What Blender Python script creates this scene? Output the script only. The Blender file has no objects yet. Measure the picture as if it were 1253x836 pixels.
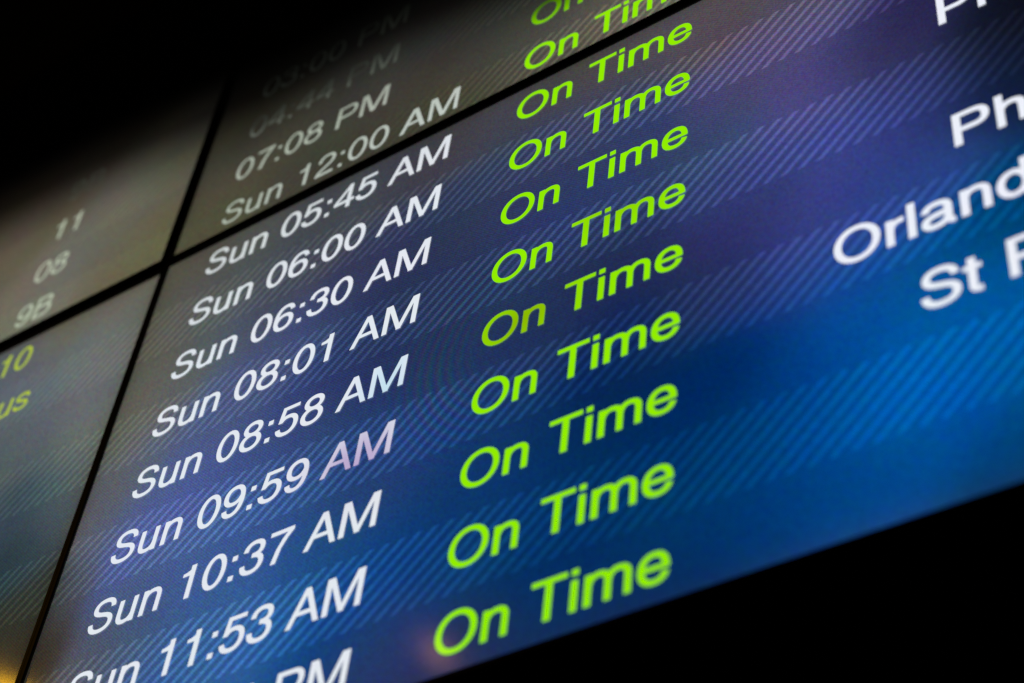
import bpy, math, random
import numpy as np
from mathutils import Vector, Matrix
from mathutils.geometry import delaunay_2d_cdt

# ---------------------------------------------------------------- camera, world, lamps, exposure
EM = 0.04                      # one em of the board's type, in metres
TOP = 2.80                     # height of the first row's baseline in the lower monitors
PITCH = 1.531486               # row pitch in em


def W(x, y, d=0.0):
    """board em coordinates (x right, y down, d towards the viewer in metres) -> world"""
    return Vector((x * EM, -d, TOP - y * EM))


sc = bpy.context.scene
col = sc.collection
cam_d = bpy.data.cameras.new("camera")
cam = bpy.data.objects.new("camera", cam_d)
col.objects.link(cam)
sc.camera = cam
cam_d.sensor_width = 36.0
cam_d.lens = 2202.95 / 1253 * 36
cam_d.clip_start, cam_d.clip_end = 0.05, 100
# viewing axes in board coordinates (x right, y down, z into the wall)
RX, RD, RF = (0.8229473, -0.0950045, 0.5601177), (-0.3518944, 0.6887756, 0.6338442), (-0.4460135, -0.7187227, 0.5333945)
CC = (21.33729, 26.92494, -15.36571)
b2w = lambda v: Vector((v[0], v[2], -v[1]))
right, up, back = b2w(RX), -b2w(RD), -b2w(RF)
cam.matrix_world = Matrix(((right.x, up.x, back.x, CC[0] * EM), (right.y, up.y, back.y, CC[2] * EM),
                           (right.z, up.z, back.z, TOP - CC[1] * EM), (0, 0, 0, 1)))
cam_d.dof.use_dof = True
cam_d.dof.focus_distance = 31.2 * EM
cam_d.dof.aperture_fstop = 4.1
cam_d.dof.aperture_blades = 9

world = bpy.data.worlds.new("World")
sc.world = world
world.use_nodes = True
world.node_tree.nodes["Background"].inputs[0].default_value = (0.02, 0.018, 0.015, 1)
world.node_tree.nodes["Background"].inputs[1].default_value = 0.02
sc.view_settings.view_transform = 'Standard'
sc.view_settings.look = 'None'
sc.view_settings.exposure = 0
sc.view_settings.gamma = 1


def lamp(name, x, y, d, power, size, color):
    l = bpy.data.lights.new(name, 'POINT')
    l.energy, l.shadow_soft_size, l.color = power, size, color
    o = bpy.data.objects.new(name, l)
    o.location = W(x, y, d)
    col.objects.link(o)


# two warm hall lamps behind the camera whose reflections show in the glossy screens
g = 75
lamp("hall_lamp", -1.56 - .7076 * g, 10.0 - .5233 * g, .4749 * g * EM, 1.7, .05, (1, .50, .01))
lamp("hall_lamp", 8.10 - .5339 * g, 12.16 - .5859 * g, .6096 * g * EM, .17, .03, (1, .42, .22))

# ---------------------------------------------------------------- helpers


def link(name, me, mat, parent=None, label=None):
    o = bpy.data.objects.new(name, me)
    if mat:
        me.materials.append(mat)
    col.objects.link(o)
    o.parent = parent
    if label:
        o['label'] = label
    return o


def srgb(c):
    c = np.clip(np.asarray(c, float) / 255, 0, 1)
    return np.where(c <= .04045, c / 12.92, ((c + .055) / 1.055) ** 2.4)


def sstep(a, b, x):
    t = np.clip((x - a) / (b - a), 0, 1)
    return t * t * (3 - 2 * t)


def add_colors(me, rgb, alpha=None):
    a = me.color_attributes.new("picture", 'FLOAT_COLOR', 'POINT')
    buf = np.ones((len(me.vertices), 4), np.float32)
    buf[:, :3] = rgb
    if alpha is not None:
        buf[:, 3] = alpha
    a.data.foreach_set("color", buf.ravel())


def box(x0, x1, y0, y1, d0, d1, bev=0.0):
    """closed box in board coordinates with chamfered front edges"""
    v, f = [], []
    for (i, d) in ((0, d0), (0, d1 - bev), (bev / EM, d1)):
        v += [W(x0 + i, y0 + i, d), W(x1 - i, y0 + i, d), W(x1 - i, y1 - i, d), W(x0 + i, y1 - i, d)]
    f.append((0, 1, 2, 3))
    for r in (0, 4):
        for k in range(4):
            f.append((r + k, r + (k + 1) % 4, r + 4 + (k + 1) % 4, r + 4 + k))
    f.append((11, 10, 9, 8))
    me = bpy.data.meshes.new("box")
    me.from_pydata(v, [], f)
    return me


# ---------------------------------------------------------------- type: strokes drawn with a broad oval pen
V, Hh = .096, .080             # vertical and horizontal stroke weights in em


def bez(p0, p1, p2, p3, n=14):
    t = np.linspace(0, 1, n + 1)[:, None]
    p0, p1, p2, p3 = map(np.array, (p0, p1, p2, p3))
    return (1 - t) ** 3 * p0 + 3 * (1 - t) ** 2 * t * p1 + 3 * (1 - t) * t * t * p2 + t ** 3 * p3


def path(s):
    """'M x y C x1 y1 x2 y2 x y L x y' in thousandths -> sampled centre line"""
    tk, out, i, cur = s.split(), [], 0, None
    while i < len(tk):
        c = tk[i]
        i += 1
        if c == 'M':
            cur = (float(tk[i]), float(tk[i + 1])); i += 2
            out.append(np.array([cur]))
        elif c == 'L':
            nx = (float(tk[i]), float(tk[i + 1])); i += 2
            out.append(np.array([nx])); cur = nx
        elif c == 'C':
            while i < len(tk) and tk[i] not in 'MLC':
                q = [float(u) for u in tk[i:i + 6]]; i += 6
                out.append(bez(cur, q[0:2], q[2:4], q[4:6])[1:])
                cur = (q[4], q[5])
    return np.concatenate(out) / 1000


def ring(cx, cy, rx, ry, k=.57):
    a, b = rx * k, ry * k
    return path(f"M {cx-rx} {cy} C {cx-rx} {cy+b} {cx-a} {cy+ry} {cx} {cy+ry} {cx+a} {cy+ry} {cx+rx} {cy+b} {cx+rx} {cy} "
                f"{cx+rx} {cy-b} {cx+a} {cy-ry} {cx} {cy-ry} {cx-a} {cy-ry} {cx-rx} {cy-b} {cx-rx} {cy}")


def rect(x0, x1, y0, y1):
    return [(x0, y0), (x1, y0), (x1, y1), (x0, y1)]


GL = {  # glyph: (advance, [strokes], [polygons]) in thousandths of an em
 'S': (667, ["M 563 505 C 563 625 477 686 352 686 C 226 686 154 628 154 534 C 154 445 217 412 347 382 C 498 348 576 306 576 196 C 576 92 485 28 352 28 C 210 28 124 104 124 226"], []),
 'u': (556, ["M 116 524 L 116 200 C 116 88 160 30 255 30 C 365 30 440 100 440 230"], [rect(392, 489, 0, 524)]),
 'n': (556, ["M 116 290 C 116 424 190 494 300 494 C 395 494 440 440 440 345 L 440 0"], [rect(66, 164, 0, 524)]),
 'h': (556, ["M 116 290 C 116 424 190 494 300 494 C 395 494 440 440 440 345 L 440 0"], [rect(66, 164, 0, 718)]),
 'm': (850, ["M 112 290 C 112 424 185 494 275 494 C 372 494 425 440 425 345 L 425 0",
             "M 425 290 C 425 424 495 494 585 494 C 685 494 738 440 738 345 L 738 0"], [rect(60, 160, 0, 524)]),
 'r': (333, ["M 116 270 C 116 410 190 486 330 474"], [rect(66, 164, 0, 524)]),
 'i': (222, [], [rect(62, 160, 0, 524), rect(62, 160, 618, 718)]),
 'l': (222, [], [rect(62, 160, 0, 718)]),
 'e': (556, ["M 470 228 C 470 400 400 496 280 496 C 160 496 84 402 84 258 C 84 114 162 28 285 28 C 382 28 450 82 464 172"], [rect(90, 500, 226, 300)]),
 'a': (556, ["M 92 358 C 98 452 165 494 270 494 C 378 494 430 448 430 365 L 430 120 C 430 52 458 32 524 40",
             "M 430 300 C 400 266 330 270 240 256 C 138 240 86 205 86 138 C 86 68 135 29 220 29 C 345 29 430 100 430 200"], []),
 'd': (556, ["RING 264 261 184 234"], [rect(396, 494, 0, 718)]),
 'o': (556, ["RING 278 261 196 234"], []),
 'x': (500, [], [[(18, 0), (130, 0), (482, 524), (374, 524)], [(370, 0), (484, 0), (124, 524), (16, 524)]]),
 't': (278, ["M 132 668 L 132 130 C 132 52 165 36 258 42"], [rect(14, 258, 446, 524)]),
 's': (500, ["M 404 372 C 398 456 345 494 250 494 C 150 494 94 450 94 384 C 94 316 145 296 255 272 C 374 248 414 214 414 144 C 414 70 350 29 250 29 C 140 29 80 75 76 162"], []),
 'O': (778, ["RING 389 360 300 334"], []),
 'P': (667, ["M 135 676 L 390 676 C 512 676 572 618 572 508 C 572 398 512 338 390 338 L 135 338"], [rect(86, 186, 0, 718)]),
 'B': (667, ["M 128 676 L 370 676 C 478 676 528 630 528 540 C 528 446 470 398 360 398 L 128 398",
             "M 128 378 L 390 378 C 520 378 575 312 575 212 C 575 104 505 42 385 42 L 128 42"], [rect(79, 178, 0, 718)]),
 'A': (650, [], [[(4, 0), (110, 0), (376, 718), (268, 718)], [(540, 0), (648, 0), (382, 718), (272, 718)], rect(165, 500, 208, 286)]),
 'M': (850, [], [rect(62, 162, 0, 718), rect(688, 788, 0, 718), [(100, 718), (208, 718), (478, 0), (376, 0)], [(750, 718), (642, 718), (372, 0), (474, 0)]]),
 'T': (611, [], [rect(21, 590, 634, 718), rect(254, 357, 0, 640)]),
 ':': (278, [], [rect(90, 192, 0, 104), rect(90, 192, 420, 524)]),
 '0': (556, ["RING 278 350 196 328"], []),
 '1': (556, [], [rect(254, 354, 0, 709), [(100, 500), (258, 500), (258, 660), (240, 612), (185, 580), (100, 568)], [(255, 640), (258, 500), (300, 500), (300, 709), (282, 709)]]),
 '2': (556, ["M 94 462 C 94 594 170 667 285 667 C 396 667 462 600 462 505 C 462 420 420 365 320 292 C 190 200 92 150 86 38"], [rect(36, 510, 0, 84)]),
 '3': (556, ["M 92 492 C 96 605 165 667 275 667 C 380 667 440 610 440 528 C 440 436 375 386 240 384",
             "M 240 380 C 400 380 468 310 468 208 C 468 98 390 27 275 27 C 150 27 80 100 78 212"], []),
 '4': (556, [], [rect(344, 438, 0, 709), rect(25, 524, 162, 244), [(25, 200), (25, 256), (352, 709), (400, 709), (372, 600), (118, 236)]]),
 '5': (556, ["M 116 360 C 160 424 210 447 275 447 C 396 447 468 365 468 242 C 468 114 390 27 265 27 C 150 27 84 90 76 185"],
      [rect(116, 480, 624, 704), [(112, 704), (196, 704), (150, 330), (62, 336)]]),
 '6': (556, ["M 452 520 C 440 620 380 667 295 667 C 155 667 86 530 86 335 C 86 140 150 27 285 27 C 396 27 470 108 470 222 C 470 336 400 415 292 415 C 190 415 118 345 94 240"], []),
 '7': (556, [], [rect(38, 522, 620, 704), [(410, 640), (522, 640), (522, 626), (420, 490), (330, 300), (268, 0), (162, 0), (225, 290), (320, 500)]]),
 '8': (556, ["RING 278 526 168 141", "RING 278 204 196 177"], []),
}
GL['9'] = (556, ["M 104 180 C 116 80 176 33 261 33 C 401 33 470 170 470 365 C 470 560 406 673 271 673 C 160 673 86 592 86 478 C 86 364 156 285 264 285 C 366 285 438 355 462 460"], [])


def glyph_tris(ch, wt):
    adv, strokes, polys = GL[ch]
    vs, fs = [], []

    def add(pts):
        k = len(vs)
        pts = [(float(a), float(b)) for a, b in pts]
        if sum(pts[i - 1][0] * pts[i][1] - pts[i][0] * pts[i - 1][1] for i in range(len(pts))) < 0:
            pts.reverse()
        vs.extend(Vector(p) for p in pts)
        fs.append(list(range(k, k + len(pts))))
    for s in strokes:
        closed = s.startswith("RING")
        c = ring(*map(float, s.split()[1:])) if closed else path(s)
        t = np.gradient(c, axis=0)
        if closed:
            t[0] = t[-1] = c[1] - c[-2]
        t /= np.maximum(np.hypot(t[:, 0], t[:, 1]), 1e-9)[:, None]
        n = np.stack([-t[:, 1], t[:, 0]], 1)
        v, h = V + wt, Hh + wt
        w = .5 * np.sqrt((v * n[:, 0]) ** 2 + (h * n[:, 1]) ** 2)
        a, b = c + n * w[:, None], c - n * w[:, None]
        for i in range(len(c) - 1):
            for tri in ([a[i], b[i], b[i + 1]], [a[i], b[i + 1], a[i + 1]]):
                ar = (tri[1][0] - tri[0][0]) * (tri[2][1] - tri[0][1]) - (tri[2][0] - tri[0][0]) * (tri[1][1] - tri[0][1])
                if abs(ar) > 1e-7:
                    add(tri)
    for p in polys:
        q = np.array(p, float) / 1000
        cx = q.mean(0)
        if wt:
            q = q + np.sign(q - cx) * wt * .5 * np.array([1, .6])
        add(q)
    r = delaunay_2d_cdt(vs, [], fs, 0, 1e-5, True)
    return [tuple(p) for p in r[0]], [tuple(f) for f, of in zip(r[2], r[5]) if of]


_g = {}


def text_part(name, s, x, y, parent, mat, rgb_fn, wt=0.0, label=None):
    V_, F_ = [], []
    for ch in s:
        if ch == ' ':
            x += .278
            continue
        if (ch, wt) not in _g:
            _g[(ch, wt)] = glyph_tris(ch, wt)
        vs, fs = _g[(ch, wt)]
        k = len(V_)
        V_ += [(x + a, y - b) for a, b in vs]
        F_ += [tuple(k + i for i in f) for f in fs]
        x += GL[ch][0] / 1000
    me = bpy.data.meshes.new(name)
    me.from_pydata([W(a, b, .0005) for a, b in V_], [], F_)
    P = np.array(V_)
    add_colors(me, rgb_fn(P[:, 0], P[:, 1]))
    return link(name, me, mat, parent, label)


# ---------------------------------------------------------------- what the screens show, with haze and shade painted in
CTRL = "-5.83 -3.54 104 102 92;-6.45 -2.74 104 102 90;-3.84 -1.07 98 96 80;-3.95 -4.22 98 96 86;-2.93 -2.75 100 97 80;-2.12 -2.56 92 88 62;-2.46 -4.8 82 80 66;-4.08 -5.35 84 82 72;-2.62 -6.14 58 57 46;-2.83 -7.25 34 33 27;-5.99 -6.86 44 42 37;-7.93 -5.95 84 76 62;-7.68 -6.76 45 40 34;-8.87 -7.48 38 30 22;-6.87 -6.92 30 28 24;-5.8 -7.89 24 23 21;-5.31 -8.93 8 8 8;-3.01 -8.72 14 13 11;-4.88 -3.88 98 96 88;-2.9 -4.18 92 90 78;-3.53 -0.25 98 97 90;-4.21 0.54 97 102 105;-3.68 2.48 92 99 102;-2.71 0.67 100 106 110;-2.1 -0.66 96 94 84;-2.55 4.75 62 78 86;-3.43 4.81 52 68 78;-2.27 3.13 98 102 104;-1.85 2.41 98 104 104;-2.05 4.33 92 98 98;-4.1 3.21 74 84 88;-2.3 6.48 50 68 76;-2.75 6.7 42 56 64;-1.35 7.79 52 58 58;-2.15 7.87 48 46 40;-1.29 8.71 54 50 38;-1.95 8.84 54 50 38;-1.38 9.46 54 50 38;-5.55 0.64 84 92 98;-1.78 5.89 66 82 86;-1.41 5.44 76 88 90;0.6 -4.93 44 42 36;-0.28 -4.61 52 50 40;0.39 -3.01 74 71 58;-0.56 -2.2 80 78 58;3.13 -2.94 62 60 50;1.86 -2.65 66 64 54;4.51 -4.92 40 39 37;3.42 -4.8 46 45 42;6.88 -3.16 60 60 58;6.62 -2.08 66 64 52;5.77 -5.2 34 33 32;5.33 -2.57 62 60 50;7.68 -3.14 66 66 62;9.01 -1.17 78 76 66;10.44 -1.31 95 94 80;10.03 -2.32 86 85 80;0.72 -6.41 20 20 18;1.82 -6.91 14 14 13;3.74 -6.77 10 10 10;-1.22 -7.13 14 14 12;7.1 -4.62 50 50 48;11.14 -1.5 98 96 82;-0.69 -0.66 84 82 68;1.23 0.16 74 78 82;3.29 -0.15 66 69 76;5.72 -0.17 62 63 76;7.22 -0.47 66 66 78;6.43 -0.61 62 60 60;8.68 -0.75 70 68 72;7.91 2.17 50 60 92;6.84 2.21 42 52 82;10.12 -0.75 76 72 76;11.69 -0.36 85 79 84;12.52 -0.36 88 80 86;13.47 0.52 84 78 100;12.53 1.99 80 76 116;13.46 1.72 84 80 132;12.23 2.47 72 76 122;12.54 3.57 66 82 128;13.43 3.3 82 76 140;14.01 3.48 80 76 140;14.75 2.68 66 64 118;15.47 2.54 46 44 86;15.41 3.39 52 54 104;16.72 3.72 26 32 54;17.3 3.73 16 18 26;17.05 5.4 20 34 62;17.06 4.71 18 26 46;15.99 4.65 44 56 114;14.78 4.85 64 72 148;15.08 6.58 48 74 150;15.73 6.25 42 74 142;13.93 5.88 62 72 150;12.98 4.69 62 74 136;12.98 5.68 54 60 124;12.26 4.64 54 66 116;12.28 6.04 46 56 108;13.9 6.98 54 66 140;9.41 3.53 42 60 106;10.67 3.0 52 66 110;9.61 1.86 56 62 98;11.94 3.38 58 76 118;5.32 2.01 48 56 84;4.6 2.3 50 58 88;4.0 3.1 52 62 98;7.34 5.67 38 60 94;5.84 4.91 38 52 92;6.54 3.82 40 50 84;8.68 5.97 34 54 98;10.61 7.34 18 42 92;10.65 8.06 8 44 92;9.88 5.46 38 50 92;11.88 7.29 38 50 98;12.57 7.3 40 54 112;12.58 8.51 0 52 108;13.23 7.66 36 64 138;13.83 9.3 2 68 142;15.03 9.28 2 98 166;14.49 8.18 24 86 160;16.53 7.99 0 76 126;16.87 7.51 0 66 108;16.05 8.22 2 86 146;14.96 10.32 0 96 174;16.09 10.13 0 92 166;16.44 10.89 0 84 146;15.78 11.14 0 84 166;16.34 11.8 0 74 132;16.17 12.38 0 66 112;14.87 11.82 2 78 148;15.4 11.79 0 84 156;14.21 11.81 0 74 138;13.53 11.8 2 66 128;12.6 11.96 2 60 118;12.01 12.14 4 54 106;12.59 10.55 0 62 120;11.3 9.98 2 54 108;13.8 10.5 0 76 148;12.06 9.07 0 48 98;9.9 9.37 8 52 100;6.71 7.97 30 62 122;7.83 9.13 18 62 118;8.33 8.34 24 60 110;8.55 10.06 14 64 118;6.31 10.12 16 68 130;7.45 10.55 20 62 120;5.41 11.02 24 74 134;6.53 11.27 30 66 122;9.54 11.34 4 58 110;10.54 10.57 4 53 104;10.16 12.4 20 54 102;8.28 12.22 44 58 104;8.84 12.35 34 52 94;7.12 12.04 44 60 112;6.38 12.01 36 66 122;11.41 12.31 14 52 98;11.36 11.19 4 60 112;1.01 2.44 84 88 96;-0.01 3.29 96 96 90;-0.88 1.96 88 88 76;1.83 2.41 70 80 102;0.35 0.91 80 84 86;3.12 3.52 62 74 110;0.14 5.08 86 92 112;-0.6 4.11 90 90 84;1.5 4.86 74 84 126;2.37 4.44 68 78 114;2.86 6.27 60 80 132;3.69 5.87 54 70 120;4.46 5.24 42 56 100;-0.66 6.34 88 90 104;-0.51 5.61 90 90 90;1.06 6.66 74 88 142;2.51 8.34 62 90 142;3.31 7.94 52 84 140;-0.72 7.83 72 76 90;0.78 8.74 68 86 130;-0.87 8.5 66 66 68;-0.82 9.13 54 50 38;-0.93 9.61 54 50 38;0.33 9.61 82 80 84;1.11 9.71 66 84 112;2.08 9.87 54 86 132;3.43 9.7 50 94 150;2.97 10.5 48 90 146;4.09 10.88 42 94 156;4.49 6.99 44 72 120;4.19 7.95 46 82 138;5.26 8.9 32 78 134;4.33 2.83 46 56 92;2.27 1.71 66 72 88;3.07 0.72 64 68 78;5.64 7.49 34 62 116;5.18 10.01 26 80 142;4.63 10.45 34 90 152"
CP = np.array([[float(u) for u in l.split()] for l in CTRL.split(";")])  # panel colours, with warm reflected haze and edge darkening painted into them


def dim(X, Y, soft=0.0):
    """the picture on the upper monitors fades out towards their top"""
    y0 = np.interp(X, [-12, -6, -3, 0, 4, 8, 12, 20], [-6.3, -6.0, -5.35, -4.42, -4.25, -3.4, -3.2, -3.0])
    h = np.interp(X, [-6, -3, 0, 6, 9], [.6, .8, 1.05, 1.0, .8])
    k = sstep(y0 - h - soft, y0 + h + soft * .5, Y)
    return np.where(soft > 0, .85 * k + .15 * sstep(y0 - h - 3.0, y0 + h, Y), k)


def picture(X, Y, rect_):
    x0, x1, y0, y1 = rect_
    inside = (CP[:, 0] > x0 - .3) & (CP[:, 0] < x1 + .3) & (CP[:, 1] > y0 - .2) & (CP[:, 1] < y1 + .2)
    p = CP[inside]
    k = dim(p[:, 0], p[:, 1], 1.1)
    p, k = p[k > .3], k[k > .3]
    c = srgb(p[:, 2:5]) / k[:, None]
    sat = np.where(p[:, 2] > 24, .92, 1.0)[:, None]
    c = c * sat + c.mean(1, keepdims=True) * (1 - sat)
    D = np.hypot(p[:, None, 0] - p[None, :, 0], p[:, None, 1] - p[None, :, 1])
    np.fill_diagonal(D, 99)
    h = np.clip(np.sort(D, 1)[:, :2].mean(1) * .62, .25, 3)
    d2 = (X[:, None] - p[None, :, 0]) ** 2 + (Y[:, None] - p[None, :, 1]) ** 2
    w = np.exp(-d2 / (2 * h * h)) + 1e-4 / (1 + d2) ** 2
    w /= w.sum(1, keepdims=True)
    c = (w @ (c ** .5)) ** 2
    g = 1.32 - .40 * sstep(6, 19, X + .8 * Y) + .08 * sstep(22, 26, X + Y)
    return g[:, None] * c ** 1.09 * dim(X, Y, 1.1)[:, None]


def panel_nodes(mat, stripes):
    mat.use_nodes = True
    nt = mat.node_tree
    N, L = nt.nodes, nt.links
    N.clear()

    def M(op, a, b=None, c=None):
        n = N.new("ShaderNodeMath"); n.operation = op
        for i, v in enumerate((a, b, c)):
            if v is None:
                continue
            if isinstance(v, (int, float)):
                n.inputs[i].default_value = v
            else:
                L.new(v, n.inputs[i])
        return n.outputs[0]
    att = N.new("ShaderNodeVertexColor"); att.layer_name = "picture"
    geo = N.new("ShaderNodeNewGeometry")
    sep = N.new("ShaderNodeSeparateXYZ"); L.new(geo.outputs["Position"], sep.inputs[0])
    X = M('MULTIPLY', sep.outputs[0], 1 / EM)
    Y = M('MULTIPLY', M('SUBTRACT', TOP, sep.outputs[2]), 1 / EM)
    pos = N.new("ShaderNodeCombineXYZ"); L.new(X, pos.inputs[0]); L.new(Y, pos.inputs[1])
    out = N.new("ShaderNodeOutputMaterial")
    bs = N.new("ShaderNodeBsdfPrincipled")
    bs.inputs["Base Color"].default_value = (.006, .006, .007, 1)
    bs.inputs["Roughness"].default_value = .085
    bs.inputs["IOR"].default_value = 1.45
    L.new(bs.outputs[0], out.inputs[0])
    # grain of the picture elements plus slow colour drift across the panel
    wn = N.new("ShaderNodeTexWhiteNoise"); wn.noise_dimensions = '2D'
    sn = N.new("ShaderNodeVectorMath"); sn.operation = 'SCALE'; sn.inputs[3].default_value = 34.0
    L.new(pos.outputs[0], sn.inputs[0])
    fl = N.new("ShaderNodeVectorMath"); fl.operation = 'FLOOR'; L.new(sn.outputs[0], fl.inputs[0])
    L.new(fl.outputs[0], wn.inputs["Vector"])
    nz = N.new("ShaderNodeTexNoise"); nz.noise_dimensions = '2D'
    nz.inputs["Scale"].default_value = .55; nz.inputs["Detail"].default_value = 2.5
    L.new(pos.outputs[0], nz.inputs["Vector"])

    def vm(op, a, b, c=None):
        n = N.new("ShaderNodeVectorMath"); n.operation = op
        for i, v in enumerate((a, b, c)):
            if v is None:
                continue
            if isinstance(v, tuple):
                n.inputs[i].default_value = v
            else:
                L.new(v, n.inputs[i])
        return n.outputs[0]
    ga = GRAIN if stripes else .02
    grain = vm('MULTIPLY_ADD', wn.outputs["Color"], (ga * 2,) * 3, (1 - ga,) * 3)
    dr = DRIFT if stripes else .04
    drift = vm('MULTIPLY_ADD', nz.outputs["Color"], (dr * 2,) * 3, (1 - dr,) * 3)
    colr = vm('MULTIPLY', vm('MULTIPLY', att.outputs[0], grain), drift)
    if stripes:
        # hatched bands behind every second row
        per = 2 * PITCH
        yb = M('DIVIDE', M('SUBTRACT', Y, .50), per)
        k = M('FLOOR', yb)
        fy = M('MULTIPLY', M('SUBTRACT', yb, k), per)
        band = M('LESS_THAN', fy, 1.49)
        ph = M('DIVIDE', M('ADD', X, fy), .3055)
        fr = M('ABSOLUTE', M('SUBTRACT', M('FRACT', M('ADD', ph, .85)), .5))
        ss = N.new("ShaderNodeMapRange"); ss.interpolation_type = 'SMOOTHSTEP'
        ss.inputs[1].default_value = .31; ss.inputs[2].default_value = .06
        ss.inputs[3].default_value = 0; ss.inputs[4].default_value = 1
        L.new(fr, ss.inputs[0])
        s = M('MULTIPLY', M('MULTIPLY', ss.outputs[0], band), att.outputs['Alpha'])
        gain = N.new("ShaderNodeCombineXYZ")
        L.new(M('MULTIPLY_ADD', s, 1.45, M('MULTIPLY_ADD', band, -.05, 1)), gain.inputs[0])
        L.new(M('MULTIPLY_ADD', s, 1.48, M('MULTIPLY_ADD', band, -.04, 1)), gain.inputs[1])
        L.new(M('MULTIPLY_ADD', s, 1.15, M('MULTIPLY_ADD', band, -.04, 1)), gain.inputs[2])
        colr = vm('MULTIPLY', colr, gain.outputs[0])
        # faint coloured interference rings of the pixel grid
        dx = M('SUBTRACT', X, 8.9); dy = M('SUBTRACT', Y, 6.0)
        r = M('SQRT', M('ADD', M('MULTIPLY', dx, dx), M('MULTIPLY', dy, dy)))
        win = M('EXPONENT', M('MULTIPLY', M('POWER', M('SUBTRACT', r, 1.9), 2.0), -1.1))
        win = M('MULTIPLY', win, M('DIVIDE', 1.0, M('ADD', 1.0, M('EXPONENT', M('MULTIPLY', M('SUBTRACT', X, 8.0), 2.2)))))
        rg = N.new("ShaderNodeCombineXYZ")
        for i, (o_, a_) in enumerate(((0, .42), (2.2, .24), (4.2, .08))):
            sn_ = M('SINE', M('MULTIPLY_ADD', r, 30.0, o_))
            L.new(M('MULTIPLY_ADD', M('MULTIPLY', sn_, win), a_, 1), rg.inputs[i])
        colr = vm('MULTIPLY', colr, rg.outputs[0])
        # fine diagonal weave seen where the grid is in focus
        wv = M('SINE', M('MULTIPLY', M('SUBTRACT', M('MULTIPLY', X, .9), Y), 105.0))
        wc = N.new("ShaderNodeCombineXYZ")
        g_ = M('MULTIPLY_ADD', wv, .10, 1)
        for i in range(3):
            L.new(g_, wc.inputs[i])
        colr = vm('MULTIPLY', colr, wc.outputs[0])
    L.new(colr, bs.inputs["Emission Color"])
    bs.inputs["Emission Strength"].default_value = 1.0
    if not stripes:
        bs.inputs["Specular IOR Level"].default_value = .5


GRAIN, DRIFT = .26, .16
m_screen = bpy.data.materials.new("lit_lcd_panel"); panel_nodes(m_screen, True)
m_text = bpy.data.materials.new("lit_lcd_lettering"); panel_nodes(m_text, False)


def plastic(name, colr, rough, bump=.15):
    m = bpy.data.materials.new(name); m.use_nodes = True
    nt = m.node_tree; b = nt.nodes["Principled BSDF"]
    n = nt.nodes.new("ShaderNodeTexNoise"); n.inputs["Scale"].default_value = 900
    mx = nt.nodes.new("ShaderNodeMixRGB"); mx.inputs[1].default_value = (*[c * .8 for c in colr], 1); mx.inputs[2].default_value = (*[c * 1.2 for c in colr], 1)
    nt.links.new(n.outputs[0], mx.inputs[0]); nt.links.new(mx.outputs[0], b.inputs["Base Color"])
    bp = nt.nodes.new("ShaderNodeBump"); bp.inputs["Strength"].default_value = bump; bp.inputs["Distance"].default_value = .0004
    nt.links.new(n.outputs[0], bp.inputs["Height"]); nt.links.new(bp.outputs[0], b.inputs["Normal"])
    b.inputs["Roughness"].default_value = rough
    return m


m_bezel = plastic("black_bezel_plastic", (.012, .012, .013), .42)
m_case = plastic("black_housing_metal", (.006, .006, .006), .6)
m_wall = plastic("black_painted_wall", (.0015, .0015, .0015), .95)

# ---------------------------------------------------------------- the wall behind the board
wl = link("wall", box(-60, 70, -50, 60, -.30, -.16), m_wall)
wl['kind'] = 'structure'

# ---------------------------------------------------------------- the monitors


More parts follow.
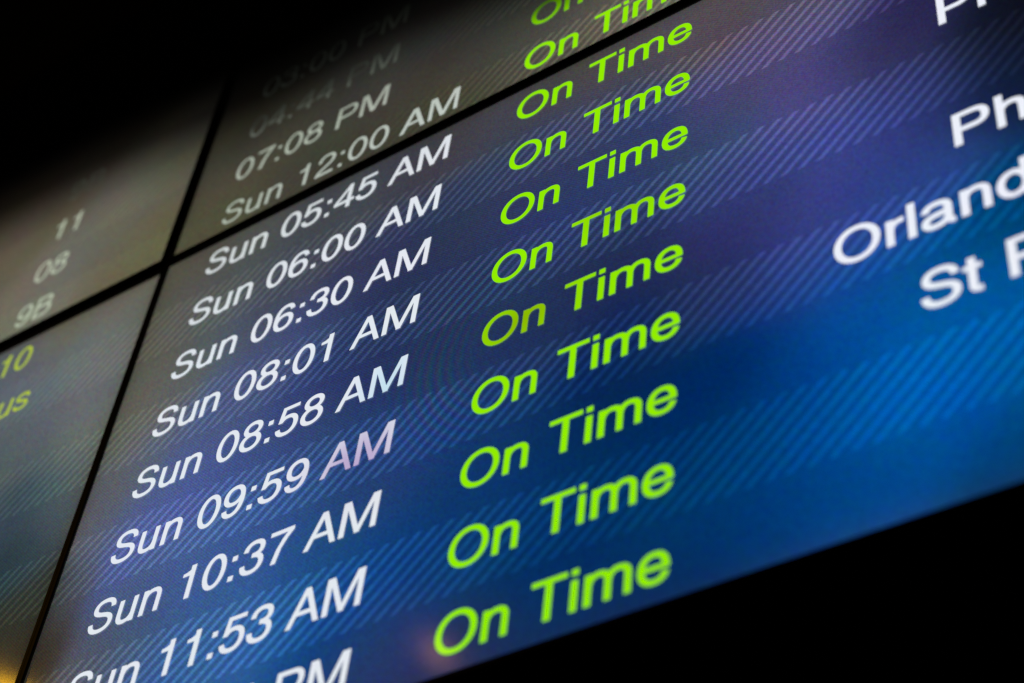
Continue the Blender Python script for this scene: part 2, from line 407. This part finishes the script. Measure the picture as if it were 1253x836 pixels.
def monitor(label, R, warm):
    x0, x1, y0, y1 = R
    bz = .125
    root = bpy.data.objects.new("monitor", None)
    root.location = W((x0 + x1) / 2, y1 + bz, -.05)
    col.objects.link(root)
    root['label'], root['category'], root['group'] = label, "monitor", "flight information monitors tiled into one board"
    inv = Matrix.Translation(-root.location)

    def part(name, me, mat):
        o = link(name, me, mat, root)
        o.matrix_parent_inverse = inv
        return o
    part("housing", box(x0 - bz, x1 + bz, y0 - bz, y1 + bz, -.10, -.002), m_case)
    # bezel: one mitred frame around the panel
    v, f = [], []
    lv = [(bz, -.0019), (bz, .0012), (bz - .02, .0022), (.02, .0022), (0.0, .0012), (0, -.0019)]
    for (e, d) in lv:
        v += [W(x0 - e, y0 - e, d), W(x1 + e, y0 - e, d), W(x1 + e, y1 + e, d), W(x0 - e, y1 + e, d)]
    for r in range(len(lv) - 1):
        for k in range(4):
            f.append((r * 4 + k, r * 4 + (k + 1) % 4, r * 4 + 4 + (k + 1) % 4, r * 4 + 4 + k))
    me = bpy.data.meshes.new("bezel"); me.from_pydata(v, [], f)
    part("bezel", me, m_bezel)
    # the lit panel
    ins = [0, .06, .14, .26, .42, .64, .9]

    def line(a, b):
        mid = np.linspace(a + 1.1, b - 1.1, int((b - a) / .24))
        return np.concatenate([[a + i for i in ins], mid, [b - i for i in ins[::-1]]])
    gx, gy = line(x0, x1), line(y0, y1)
    X, Y = np.meshgrid(gx, gy)
    X, Y = X.ravel(), Y.ravel()
    nx, ny = len(gx), len(gy)
    faces = [(j * nx + i, (j + 1) * nx + i, (j + 1) * nx + i + 1, j * nx + i + 1) for j in range(ny - 1) for i in range(nx - 1)]
    me = bpy.data.meshes.new("screen")
    me.from_pydata([W(a, b, 0) for a, b in zip(X, Y)], [], faces)
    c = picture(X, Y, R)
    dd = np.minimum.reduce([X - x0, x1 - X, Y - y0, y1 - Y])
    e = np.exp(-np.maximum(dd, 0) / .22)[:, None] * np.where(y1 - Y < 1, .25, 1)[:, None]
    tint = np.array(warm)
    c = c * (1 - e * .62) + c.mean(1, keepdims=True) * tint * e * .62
    if x1 < 0:                                   # hatching is much fainter on the left pair of monitors
        al = .22 + .25 * sstep(2, 7, Y)
    elif y1 < 0:
        al = .10 + .45 * sstep(4, 9, X)
    else:
        al = .32 + .38 * sstep(1, 12, X + .55 * Y)
        al = al * (1 - .30 * sstep(19, 26, X + 1.3 * Y))
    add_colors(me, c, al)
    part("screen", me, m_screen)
    return root, inv


m_lr, i_lr = monitor("lower right monitor, mostly blue, first row Sun 05:45 AM beside On Time", (-1.20, 23.0, -1.03, 12.60), (.62, .58, .5))
m_ur, i_ur = monitor("upper right monitor darkened at the top by painted shade, with Sun 12:00 AM as its last row", (-1.19, 23.0, -14.96, -1.33), (.66, .62, .45))
m_ul, i_ul = monitor("upper left monitor of the board, brownish, with gates 11, 08 and 9B", (-25.76, -1.55, -15.03, -1.41), (1.0, .96, .74))
m_ll, i_ll = monitor("lower left monitor, grey, with yellow characters cut off at the picture edge", (-25.60, -1.40, -.93, 12.69), (.55, .48, .3))


def shade(rgb, moire=0):
    base = srgb(rgb)

    def fn(X, Y):
        k = np.maximum(dim(X, Y), .085 * dim(X, Y + 1.3, .5))[:, None]  # the painted top shade darkens the lettering too
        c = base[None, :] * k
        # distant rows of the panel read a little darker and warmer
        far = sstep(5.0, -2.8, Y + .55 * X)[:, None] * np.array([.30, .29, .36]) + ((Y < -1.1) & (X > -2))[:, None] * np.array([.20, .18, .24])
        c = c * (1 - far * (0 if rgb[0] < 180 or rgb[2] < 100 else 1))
        if rgb[0] > 180 and rgb[2] > 150:
            g1 = np.exp(-((X - 5.6) ** 2 / .9 + (Y - 7.5) ** 2 / .5))[:, None]      # pinkish patch
            g2 = np.exp(-((X - 5.9) ** 2 / .35 + (Y - 5.9) ** 2 / .3))[:, None]      # cyan patch
            c = c * (1 - g1 * np.array([.38, .54, .30])) * (1 - g2 * np.array([.30, .06, .02]))
        if rgb[0] < 180:
            g3 = np.exp(-((X - 8.7) ** 2 / 1.1 + (Y - 5.8) ** 2 / .45))[:, None]     # olive patch
            g4 = np.exp(-((X - 10.3) ** 2 / .8 + (Y - 4.0) ** 2 / .3))[:, None]
            c = c * (1 - g3 * np.array([.08, .42, 0])) * (1 - g4 * np.array([.05, .22, 0]))
        for R in ((-1.20, 23.0, -1.03, 12.60), (-1.19, 23.0, -14.96, -1.33), (-25.76, -1.55, -15.03, -1.41), (-25.60, -1.40, -.93, 12.69)):
            m = (X > R[0]) & (X < R[1]) & (Y > R[2]) & (Y < R[3])
            if m.any():                           # lettering is never darker than the picture behind it
                b = picture(X[m], Y[m], R) * 1.12
                lc, lb = c[m] @ np.array([.2, .7, .1]), b @ np.array([.2, .7, .1])
                c[m] += b * np.clip(1 - lc / np.maximum(lb, 1e-6), 0, 1)[:, None]
        return c
    return fn


WHITE, GREEN = (226, 232, 240), (146, 236, 0)
XON, GAP = 7.8208, -.0407
LOW = ["Sun 05:45 AM", "Sun 06:00 AM", "Sun 06:30 AM", "Sun 08:01 AM", "Sun 08:58 AM", "Sun 09:59 AM", "Sun 10:37 AM", "Sun 11:53 AM", "Sun 12:44 PM"]
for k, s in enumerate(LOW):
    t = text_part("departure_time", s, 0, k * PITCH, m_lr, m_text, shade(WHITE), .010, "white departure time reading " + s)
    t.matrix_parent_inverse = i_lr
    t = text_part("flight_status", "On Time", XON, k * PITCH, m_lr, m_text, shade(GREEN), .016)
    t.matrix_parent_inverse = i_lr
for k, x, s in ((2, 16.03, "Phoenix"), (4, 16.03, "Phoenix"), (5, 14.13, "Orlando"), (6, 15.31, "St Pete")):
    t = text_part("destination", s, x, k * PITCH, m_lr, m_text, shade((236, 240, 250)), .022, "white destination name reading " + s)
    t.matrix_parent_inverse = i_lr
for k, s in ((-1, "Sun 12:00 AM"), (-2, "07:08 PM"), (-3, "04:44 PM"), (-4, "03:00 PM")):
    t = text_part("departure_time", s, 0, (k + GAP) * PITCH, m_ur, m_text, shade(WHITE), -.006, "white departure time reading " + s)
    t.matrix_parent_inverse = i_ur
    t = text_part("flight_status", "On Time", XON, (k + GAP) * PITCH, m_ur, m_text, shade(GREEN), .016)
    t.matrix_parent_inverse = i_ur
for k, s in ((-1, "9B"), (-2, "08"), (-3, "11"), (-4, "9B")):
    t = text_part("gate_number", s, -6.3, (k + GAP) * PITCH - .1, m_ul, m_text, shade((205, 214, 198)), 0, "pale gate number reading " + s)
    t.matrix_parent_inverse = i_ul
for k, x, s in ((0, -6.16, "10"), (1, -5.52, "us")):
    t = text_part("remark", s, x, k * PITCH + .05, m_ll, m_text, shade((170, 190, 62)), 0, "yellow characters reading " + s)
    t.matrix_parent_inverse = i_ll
